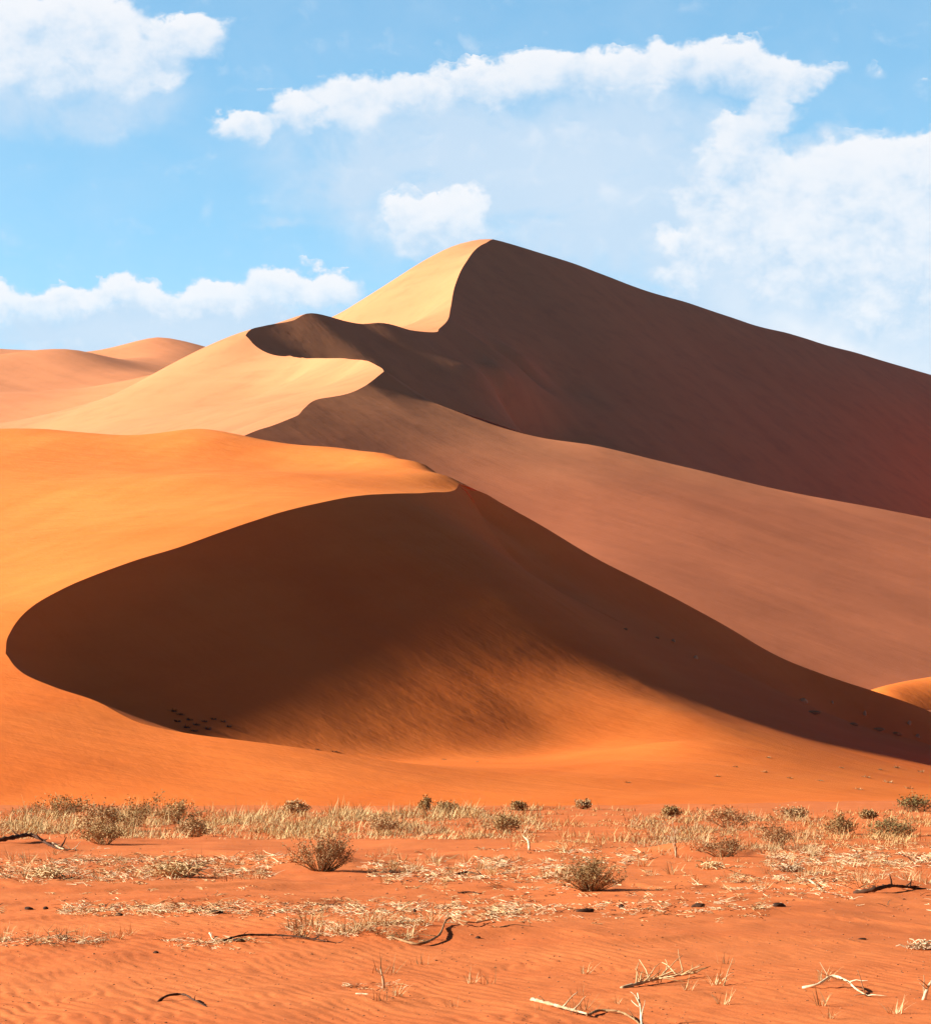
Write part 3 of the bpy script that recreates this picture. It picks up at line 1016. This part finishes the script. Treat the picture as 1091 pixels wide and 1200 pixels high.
dens_l = lambda px, py: (0.12 + 0.88 * (vnoise(np.array(px / 34.), np.array(py / 5.), 3) > -0.12)) * (1.0 if px < 560 else 0.5)
grass_mass('grass', 'patchy belt of golden dry grass along the left foot of the dune', scatter(3300, -260, 625, 951, 984, 1, dens_l), M_GOLD, 22, 18, 5)
grass_mass('grass', 'brown withered scrub grass mixed into the belt on the left', scatter(1300, -260, 640, 951, 982, 7, dens_l), M_SCRUB, 22, 18, 9)
grass_mass('grass', 'olive dry scrub grass, darker strands of the belt on the left', scatter(900, -260, 640, 951, 980, 21, dens_l), M_DRYOLIVE, 24, 16, 27)
dens_r = lambda px, py: 0.05 + 0.95 * (vnoise(np.array(px / 40.), np.array(py / 4.5), 8) > 0.0)
grass_mass('grass', 'thin patchy golden grass on the right-hand sand at the dune foot', scatter(1900, 600, 1400, 951, 996, 2, dens_r), M_GOLD, 17, 15, 6)
grass_mass('grass', 'brown withered scrub massed on the right-hand sand', scatter(600, 740, 960, 958, 1000, 12, dens_r), M_SCRUB, 20, 18, 16)


def litter(name, label, bands, seed, mat, n_piece, size):
    """flattened straw matted on the sand in wind-sorted lines: each wisp is a few stalks lying much the same way"""
    rnd = random.Random(seed)
    m = MB()
    for x0, x1, y, sp, n in bands:
        for _ in range(int(n * 1.45)):
            px, py = rnd.uniform(x0, x1), y + rnd.gauss(0, sp)
            if vnoise(np.array(px / 22.), np.array(py / 4.), seed) < -0.15 and rnd.random() < 0.8:
                continue
            p = on_plain(px, py)
            k = p.y / F_PX
            an0 = rnd.uniform(0, 2 * math.pi)
            big = rnd.random() ** 2 + 0.45
            for _ in range(n_piece):
                q = p + Vector((rnd.gauss(0, 1) * k * 3.2, rnd.gauss(0, 1) * k * 9, k * rnd.uniform(-0.2, 1.3)))
                an = an0 + rnd.gauss(0, 0.7)
                L = k * size * big * rnd.uniform(0.35, 1.0) / rnd.uniform(0.4, 1.0)
                d = Vector((math.cos(an), math.sin(an), rnd.uniform(-0.2, 0.45)))
                e = q + d * L
                r = k * rnd.uniform(0.22, 0.55)
                side = Vector((rnd.gauss(0, 1), rnd.gauss(0, 1), rnd.uniform(0, 1))) * L * 0.12
                m.tube([q, q.lerp(e, 0.5) + side, e], [r, r * 0.9, r * 0.4], 3)
    return tag(m.build(name, mat), label, 'straw', kind='stuff')


def grit(n, seed):
    """little stones and crumbs of crust on the plain"""
    rnd = random.Random(seed)
    m = MB()
    for _ in range(n):
        px, py = rnd.uniform(-250, 1340), 985 + 225 * rnd.random() ** 0.8
        if vnoise(np.array(px / 60.), np.array(py / 9.), seed) < rnd.uniform(-0.7, 0.5):
            continue
        p = on_plain(px, py)
        k = p.y / F_PX
        r = k * rnd.uniform(0.4, 1.5) * (1.6 if rnd.random() < 0.06 else 1)
        b = len(m.v)
        for z, s in ((-0.4, 0.7), (0.25, 1.0), (0.75, 0.5)):
            for q in range(5):
                a = q * 1.2566 + z
                m.v.append((p.x + math.cos(a) * r * s * rnd.uniform(.75, 1.2), p.y + math.sin(a) * r * s * rnd.uniform(.75, 1.2), p.z + z * r * rnd.uniform(.6, 1)))
        for t in range(2):
            for q in range(5):
                q2 = (q + 1) % 5
                m.f.append((b + t * 5 + q, b + t * 5 + q2, b + t * 5 + 5 + q2, b + t * 5 + 5 + q))
        m.f.append(tuple(b + 10 + q for q in range(5)))
    return tag(m.build('gravel', M_GRIT), 'fine reddish grit and crumbs strewn over the plain', 'gravel', kind='stuff')


M_GRIT = plain_mat('grit', ((0.20, 0.075, 0.03), (0.50, 0.22, 0.10)), 9, vary=0)
grit(3800, 5)
LINES = [(0, 180, 1022, 6, 150), (180, 320, 1020, 5, 130), (60, 330, 1009, 2.5, 70), (430, 700, 1024, 6, 190), (560, 760, 1008, 6, 90), (900, 1091, 1006, 6, 190), (860, 1000, 1034, 6, 80),
         (70, 520, 1066, 4, 330), (520, 620, 1068, 6, 110), (620, 900, 1066, 5, 80), (0, 130, 1104, 3, 40), (190, 300, 1106, 3, 40), (340, 500, 1090, 6, 110), (400, 470, 1157, 2, 12), (600, 1091, 1045, 10, 70)]
LINES += [(-300, 0, 1018, 7, 200), (-300, 0, 1066, 5, 90), (1091, 1400, 1008, 7, 190), (1091, 1400, 1064, 6, 110), (1091, 1400, 1040, 9, 60)]
litter('straw', 'golden broken straw strewn among the paler straw lines', [(a, b, y - 1, sp * 1.5, int(n * 0.8)) for a, b, y, sp, n in LINES], 31, M_STRAW, 6, 8)
litter('straw', 'pale broken straw strewn over the sand in thin wind-sorted lines', LINES, 17, M_PALE, 5, 8)
litter('straw', 'dark brown bark chips and twig bits among the pale straw lines', [(a, b, y + 1, sp, int(n * 0.7)) for a, b, y, sp, n in LINES], 23, M_DARK, 2, 6)

# ---- small tufts: countable, each its own object; every zone shares one description ----------------
PROTO = {}


def tuft(kind, loc, scale, rz):
    if kind not in PROTO:
        mats = {'straw': M_STRAW, 'gold': M_GOLD, 'brown': M_BROWN}
        seed, blades, h, sp, w, bend, mt = {'straw_a': (1, 34, 1.0, 1.3, .035, .8, 'straw'), 'straw_b': (2, 26, 1.0, 1.9, .04, 1.2, 'straw'), 'straw_c': (3, 18, 1.0, 1.0, .045, .5, 'straw'),
                                            'gold_a': (4, 40, 1.0, 1.1, .035, .6, 'gold'), 'twig_a': (5, 16, 1.0, 1.6, .035, .3, 'brown')}[kind]
        o = tuft_mesh(seed, blades, h, sp, w, bend).build('grass_tuft', mats[mt])
        PROTO[kind] = o
    else:
        o = PROTO[kind].copy()
        COL.objects.link(o)
    o.location, o.scale, o.rotation_euler = loc, (scale,) * 3, (0, 0, rz)
    return o


rnd = random.Random(99)
ZONES = [
    (62, 0, 330, 1002, 1034, ('straw_a', 'straw_b', 'straw_c', 'twig_a'), 16, 'dry pale grass tuft in the strewn straw left of the larger round shrub', 'grass tufts left of the round shrub'),
    (56, 430, 660, 1002, 1040, ('straw_a', 'straw_b', 'straw_c', 'gold_a'), 15, 'dry pale grass tuft between the two round shrubs', 'grass tufts between the two round shrubs'),
    (84, 740, 1091, 992, 1042, ('straw_a', 'straw_b', 'straw_c', 'twig_a'), 17, 'dry pale grass tuft on the sand right of the compact round shrub', 'grass tufts right of the round shrub'),
    (26, 330, 520, 1078, 1106, ('straw_c', 'straw_a', 'twig_a'), 24, 'wispy dry tuft among the twigs before the long line of straw', 'wispy tufts in the near middle'),
    (22, 420, 1091, 1128, 1196, ('straw_c', 'twig_a'), 24, 'sparse little straw tuft on the rippled sand nearest the viewer', 'sparse tufts on the nearest sand'),
    (16, 0, 160, 1092, 1112, ('straw_c', 'twig_a'), 16, 'small dry tuft beside the short line of debris near the left edge', 'tufts at the near left'),
]
for n, x0, x1, y0, y1, kinds, h, lab, grp in ZONES:
    for _ in range(n):
        px, py = rnd.uniform(x0, x1), rnd.uniform(y0, y1)
        p = on_plain(px, py)
        o = tuft(rnd.choice(kinds), p, px_m(py, h) * rnd.uniform(0.5, 1.25), rnd.uniform(0, 6.28))
        tag(o, lab, 'grass tuft', grp)

# ---- single pieces ----------------------------------------------------------------------------------
def branch(name, label, cat, pts_px, r_px, mat, seed, side=6, side_len=22, lift=None, side_mat=None):
    """a fallen or standing branch along points (px, py on the ground below it, height in px), with side twigs as its parts"""
    rnd = random.Random(seed)
    base = on_plain(pts_px[0][0], pts_px[0][1])
    k = base.y / F_PX
    P3 = []
    for px, py, h in pts_px:
        g = on_plain(px, py)
        P3.append(Vector((g.x, g.y, g.z + h * k + r_px * k * (0.6 if h else -0.1))))
    pts = [Vector(q) for q in spline([tuple(q) for q in P3], 4 * k)]
    n = len(pts)
    m = MB()
    m.tube([q - base for q in pts], [r_px * k * (1 - 0.65 * i / n) * rnd.uniform(0.7, 1.25) for i in range(n)], 7)
    o = m.build(name, mat, smooth=True)
    o.location = base
    tag(o, label, cat)
    for s in range(side):
        i = rnd.randrange(max(1, n // 6), n)
        t = (pts[min(i + 1, n - 1)] - pts[i - 1]).normalized()
        d = t * 0.8 + Vector((rnd.uniform(-1, 1), rnd.uniform(-1, 1), rnd.uniform(0.0, 1.0)))
        tp = twig_path(rnd, pts[i] - base, d, side_len * k * rnd.uniform(0.5, 1.3), 4, 0.3)
        tm = MB()
        rr = r_px * k * 0.45
        tm.tube(tp, [rr, rr * .8, rr * .65, rr * .5, rr * .3], 5)
        tm.build('side_twig', side_mat or mat, o, smooth=True)
    return o


branch('fallen_twig', 'single dark curved twig arched over bare sand near the bottom left', 'twig', [(185, 1174, 0), (196, 1172, 4), (212, 1172, 6), (228, 1176, 3), (243, 1180, 0)], 1.7, M_DARK, 1, 1, 10)
branch('branch', 'bleached forked branch lying at the bottom edge, thick pale end at left', 'branch', [(624, 1172, 0), (648, 1180, 1), (662, 1185, 2), (688, 1192, 2)], 2.8, M_WOOD, 2, 3, 34)
branch('branch', 'dark thin branch curving down beyond the bleached forked one at the bottom edge', 'branch', [(688, 1192, 1), (705, 1187, 2), (722, 1188, 2), (742, 1196, 1), (752, 1204, 0)], 1.8, M_BROWN, 3, 3, 24)
branch('branch', 'tall pale dead stalk standing forked at the bottom edge', 'branch', [(752, 1203, 0), (750, 1200, 20), (747, 1198, 34)], 2.0, M_WOOD, 4, 4, 24)
branch('branch', 'bleached branch lying flat with bristling straw twigs, right of the bottom middle', 'branch', [(728, 1158, 0), (752, 1155, 2), (780, 1150, 3), (812, 1145, 3)], 2.4, M_WOOD, 5, 26, 34, side_mat=M_STRAW)
branch('branch', 'forked pale branch arched over the sand at the lower right', 'branch', [(940, 1158, 0), (958, 1158, 3), (975, 1156, 11), (992, 1160, 9), (1003, 1164, 4), (1018, 1168, 0)], 2.1, M_WOOD, 6, 7, 34)
branch('branch', 'pale crooked branch lying left of the long dark log on the right', 'branch', [(948, 1036, 4), (958, 1041, 1), (966, 1045, 0), (980, 1047, 0)], 1.5, M_WOOD, 7, 4, 12)
branch('log', 'long dark weathered log with a humped middle on the right sand', 'log', [(1000, 1047, 0), (1024, 1047, 2), (1042, 1046, 5), (1060, 1047, 2), (1084, 1047, 0)], 3.4, M_DARK, 8, 7, 16)
branch('log', 'dark rotten log lying among brush at the left edge below the grass belt', 'log', [(-6, 993, 1), (14, 993, 4), (36, 992, 5), (58, 994, 2), (72, 996, 0)], 3.0, M_DARK, 9, 8, 14)
branch('branch', 'pale splintered branch lying just right of the rotten log at the left', 'branch', [(62, 993, 2), (76, 997, 1), (92, 996, 0)], 1.3, M_WOOD, 10, 5, 12)
branch('fallen_twig', 'short straight black stick on straw right of the larger round shrub', 'twig', [(534, 1025, 0), (548, 1024, 1), (564, 1025, 0)], 1.7, M_DARK, 11, 1, 8)
branch('fallen_twig', 'flat black stick below another in the straw between the two round shrubs', 'twig', [(536, 1047, 0), (550, 1047, 1), (564, 1048, 0)], 1.3, M_DARK, 12, 1, 8)
branch('branch', 'long thin brown branch slanting up to the right from the wispy near twigs', 'branch', [(455, 1107, 0), (490, 1109, 1), (512, 1106, 4), (528, 1096, 6), (548, 1086, 5), (575, 1080, 1)], 1.7, M_BROWN, 13, 8, 22)
branch('branch', 'brown leaning dead stem among pale grass near the left edge', 'branch', [(77, 1031, 0), (68, 1027, 8), (60, 1025, 17)], 1.0, M_BROWN, 14, 3, 10)
branch('branch', 'crooked bleached stump standing on the red sand left of the compact shrub', 'branch', [(620, 1003, 0), (619, 1002, 9), (613, 1001, 16), (617, 1001, 22)], 1.6, M_WOOD, 15, 4, 11)
branch('branch', 'cluster of tall bleached stalks before the brown shrubs on the right', 'branch', [(792, 1005, 0), (791, 1005, 16), (790, 1005, 30)], 1.3, M_WOOD, 16, 10, 18)
branch('branch', 'pale bent stick standing in the pale line before the bare near sand', 'branch', [(450, 1158, 0), (449, 1158, 10), (446, 1158, 22)], 1.6, M_WOOD, 17, 1, 12)
branch('branch', 'short pale bar of wood lying flat beside a bent standing stick', 'branch', [(417, 1165, 0), (424, 1165, 0), (432, 1165, 0)], 1.9, M_WOOD, 18, 0, 8)
branch('branch', 'thin pale stalk leaning right behind the forked pale branch', 'branch', [(848, 1155, 0), (853, 1152, 14), (859, 1150, 28)], 0.9, M_STRAW, 19, 1, 8)
branch('branch', 'bleached branch stub at the right edge near the bottom', 'branch', [(1082, 1172, 0), (1087, 1172, 14), (1096, 1172, 26)], 2.4, M_WOOD, 20, 5, 22)
branch('branch', 'dead twig with two upright prongs beside the pale tuft at the near left', 'branch', [(40, 1103, 0), (56, 1103, 1), (57, 1102, 12)], 0.9, M_BROWN, 21, 5, 14)
branch('branch', 'dark brushy branch half buried below the straw line at centre left', 'branch', [(262, 1104, 1), (284, 1101, 4), (312, 1101, 3), (340, 1103, 2), (396, 1108, 0)], 1.5, M_DARK, 22, 16, 14)
branch('branch', 'pale stick curving up on the left of the half-buried dark branch', 'branch', [(246, 1098, 3), (254, 1102, 0), (266, 1102, 1)], 1.1, M_WOOD, 23, 2, 10)
branch('fallen_twig', 'faint brown twig lying flat on the sand right of the straw line end', 'twig', [(585, 1087, 0), (604, 1085, 1), (625, 1086, 0)], 0.9, M_BROWN, 24, 2, 10)


def pile(name, label, cat, px, py, w, h, mat, seed, n=40):
    """a small heap of broken stalks: one mesh with its longer canes as parts"""
    rnd = random.Random(seed)
    base = on_plain(px, py)
    k = base.y / F_PX
    m = MB()
    canes = []
    for i in range(n):
        q = Vector((rnd.gauss(0, 0.22) * w * k, rnd.gauss(0, 0.22) * w * k, rnd.random() ** 2 * h * k * 0.7 + 0.3 * k))
        an = rnd.uniform(0, 6.28)
        e = q + Vector((math.cos(an), math.sin(an), rnd.uniform(-0.1, 0.5))) * w * k * rnd.uniform(0.15, 0.45)
        r = k * rnd.uniform(0.4, 1.1)
        t = MB() if i % 12 == 0 else m
        t.tube([q, q.lerp(e, .5) + Vector((0, 0, 0.06 * w * k)), e], [r, r * .9, r * .5], 5)
        if t is not m:
            canes.append(t)
    o = m.build(name, mat)
    o.location = base
    tag(o, label, cat)
    for t in canes:
        t.build('cane', mat, o)
    return o


pile('straw_heap', 'bright pale heap of broken canes at the right edge', 'straw heap', 1078, 1113, 34, 12, M_WOOD, 1, 70)
pile('straw_heap', 'small whitish straw heap on the sand near the left edge', 'straw heap', 74, 1103, 18, 8, M_WOOD, 2, 40)
pile('straw_heap', 'round pale straw heap in front of the rotten log on the left', 'straw heap', 54, 1029, 36, 14, M_STRAW, 3, 90)
pile('straw_heap', 'wide pale straw heap right of the leaning dead stem', 'straw heap', 205, 1028, 56, 15, M_STRAW, 4, 190)
pile('straw_heap', 'flat cream straw heap on the right, before the brown shrubs', 'straw heap', 925, 1022, 34, 8, M_WOOD, 5, 60)
pile('straw_heap', 'yellowish straw heap below the low dark brown sprawling shrub', 'straw heap', 832, 1019, 32, 9, M_STRAW, 6, 60)


def lump(name, label, cat, px, py, w, h, mat, seed, group=None, dune=False):
    """a weathered lump: a rock or a clod of dark wood, irregular and half sunk"""
    p = on_dune(px, py) if dune else on_plain(px, py)
    k = p.y / F_PX
    rnd = np.random.default_rng(seed)
    nu, nv = 12, 7
    V, F = [], []
    a = rnd.uniform(0, 6.28, 4)
    for j in range(nv + 1):
        th = math.pi * j / nv
        for i in range(nu):
            ph = 2 * math.pi * i / nu
            r = 1 + 0.22 * math.sin(2 * ph + a[0]) * math.sin(th) + 0.16 * math.sin(3 * ph + a[1] + 2 * th) + rnd.uniform(-.1, .1) * math.sin(th)
            V.append((r * math.sin(th) * math.cos(ph) * w * k / 2, r * math.sin(th) * math.sin(ph) * w * k / 2 * 0.8, (r * math.cos(th) * 0.75 + 0.3) * h * k))
    for j in range(nv):
        for i in range(nu):
            i2 = (i + 1) % nu
            F.append((j * nu + i, (j + 1) * nu + i, (j + 1) * nu + i2, j * nu + i2))
    o = mesh_obj(name, V, F, mat)
    o.location = p
    o.rotation_euler = (0, 0, float(rnd.uniform(-.5, .5)))
    return tag(o, label, cat, group)


for px, py, w, h, lab in [
    (687, 1069, 24, 7, 'widest black clod of dead wood on the sand below the compact round shrub'),
    (728, 1064, 9, 7, 'small black clod right of the widest one below the compact shrub'),
    (606, 1068, 8, 4, 'lone dark clod left of the widest one below the compact shrub'),
    (818, 1063, 18, 7, 'black clod of wood on the straw line below the brown shrubs'),
    (912, 1063, 17, 7, 'black humped clod of wood, right end of the dark debris line'),
    (183, 1117, 9, 4, 'dark clod at the left end of the short pale line on the near sand'),
    (560, 1104, 9, 4, 'low dark clod where the slanting brown branch meets the ground'),
    (1010, 1101, 14, 3, 'thin dark flat clod left of the bright pale cane heap'),
    (34, 1064, 12, 5, 'left of two dark clods at the left end of the long straw line'),
    (54, 1063, 9, 5, 'right of two dark clods at the left end of the long straw line'),
    (140, 1071, 11, 5, 'dark clod in the long straw line below the wide straw heap'),
    (255, 1071, 17, 5, 'wide dark clod in the long straw line at centre left'),
    (486, 1069, 5, 6, 'dark upright stub of wood right of the long straw line'),
    (280, 1103, 16, 5, 'dark clod at the root of the half-buried brushy branch')]:
    lump('wood_clod', lab, 'wood', px, py, w * 0.85, h * 0.6, M_DARK, int(px * 7 + py))

for i, (px, py, w, h, pale) in enumerate([(733, 738, 9, 3, 0), (770, 748, 9, 3, 0), (789, 752, 9, 4, 1), (815, 772, 8, 5, 1), (941, 823, 14, 6, 1), (975, 824, 5, 4, 1), (1013, 838, 7, 7, 1), (1065, 849, 8, 6, 1),
                                        (952, 836, 18, 5, 0), (1000, 850, 12, 5, 0), (1028, 856, 16, 5, 0), (1050, 861, 12, 5, 0), (1075, 864, 8, 5, 1)]):
    if pale:
        lump('stone', 'pale stone lodged at the foot of the dark slip face', 'stone', px, py, w * 0.6, h * 0.7, M_STONE, 50 + i, 'stones along the foot of the slip face', dune=True)
    else:
        lump('wood_clod', 'low brown clod at the foot of the slip face, on the far right', 'wood', px, py, w * 0.8, h * 0.6, M_BROWN, 50 + i, 'brown clods along the foot of the slip face', dune=True)


def tussock(px, py, w, h, mat, seed, label, group):
    p = on_dune(px, py)
    if p is None:
        return
    k = p.y / F_PX
    m = tuft_mesh(seed, 60, h * k, w * k, 1.1 * k, 0.7)
    o = m.build('tussock', mat)
    o.location = p
    tag(o, label, 'tussock', group)


for i, (px, py, w, h) in enumerate([(203, 834, 12, 5), (212, 838, 14, 5), (222, 844, 12, 5), (230, 850, 12, 5), (240, 846, 10, 4), (250, 843, 9, 4), (262, 846, 9, 4), (268, 852, 9, 4), (218, 853, 14, 6), (244, 855, 12, 5), (228, 857, 12, 5), (208, 846, 10, 5)]):
    tussock(px, py, w, h, M_DARK, 300 + i, 'small dark tussock in the cluster at the left end of the shaded hollow', 'tussocks in the shaded hollow')
for i, (px, py, w, h) in enumerate([(372, 879, 9, 3), (392, 881, 12, 3)]):
    tussock(px, py, w, h, M_DARK, 330 + i, 'tiny dark tussock on the lower brink of the hollow, right of the cluster', 'tussocks on the lower brink')
for i, (px, py, w, h) in enumerate([(1014, 911, 16, 5), (1040, 917, 16, 5), (1064, 924, 18, 5), (895, 905, 10, 4), (862, 899, 8, 3), (925, 912, 9, 3), (735, 917, 9, 3), (960, 915, 14, 4), (1078, 905, 10, 4), (1005, 925, 14, 4), (985, 900, 9, 3),
                                    (1030, 902, 9, 3), (900, 888, 8, 3), (840, 910, 8, 3), (1050, 900, 10, 4), (560, 893, 8, 2), (520, 890, 8, 2)]):
    tussock(px, py, w, h, M_SCRUB, 360 + i, 'low brown tussock scattered over the sunlit toe of the dune at the right', 'tussocks on the dune toe')
# ------------------------------------------------------------------ thin dry air over the whole place
def build_haze():
    lo = min(min(v.co.z for v in o.data.vertices) for o in (dune_a, dune_b, dune_c, ground)) - 1.0
    hi = max(max(v.co.z for v in o.data.vertices) for o in (dune_a, dune_b, dune_c)) + 12.0
    x, y0, y1 = 6200, -150, 3800
    V = [(-x, y0, lo), (x, y0, lo), (x, y1, lo), (-x, y1, lo), (-x, y0, hi), (x, y0, hi), (x, y1, hi), (-x, y1, hi)]
    F = [(0, 3, 2, 1), (4, 5, 6, 7), (0, 1, 5, 4), (1, 2, 6, 5), (2, 3, 7, 6), (3, 0, 4, 7)]
    m = bpy.data.materials.new('haze')
    m.use_nodes = True
    nt = m.node_tree
    for n in list(nt.nodes):
        nt.nodes.remove(n)
    out = nt.nodes.new('ShaderNodeOutputMaterial')
    vol = nt.nodes.new('ShaderNodeVolumePrincipled')
    vol.inputs['Color'].default_value = (0.74, 0.80, 0.98, 1)
    vol.inputs['Density'].default_value = 0.000027
    vol.inputs['Anisotropy'].default_value = 0.2
    nt.links.new(vol.outputs[0], out.inputs['Volume'])
    o = mesh_obj('haze', V, F, m, smooth=False)
    tag(o, 'thin pale haze over the far dunes', 'haze', kind='stuff')


build_haze()
SC.cycles.volume_bounces = 0
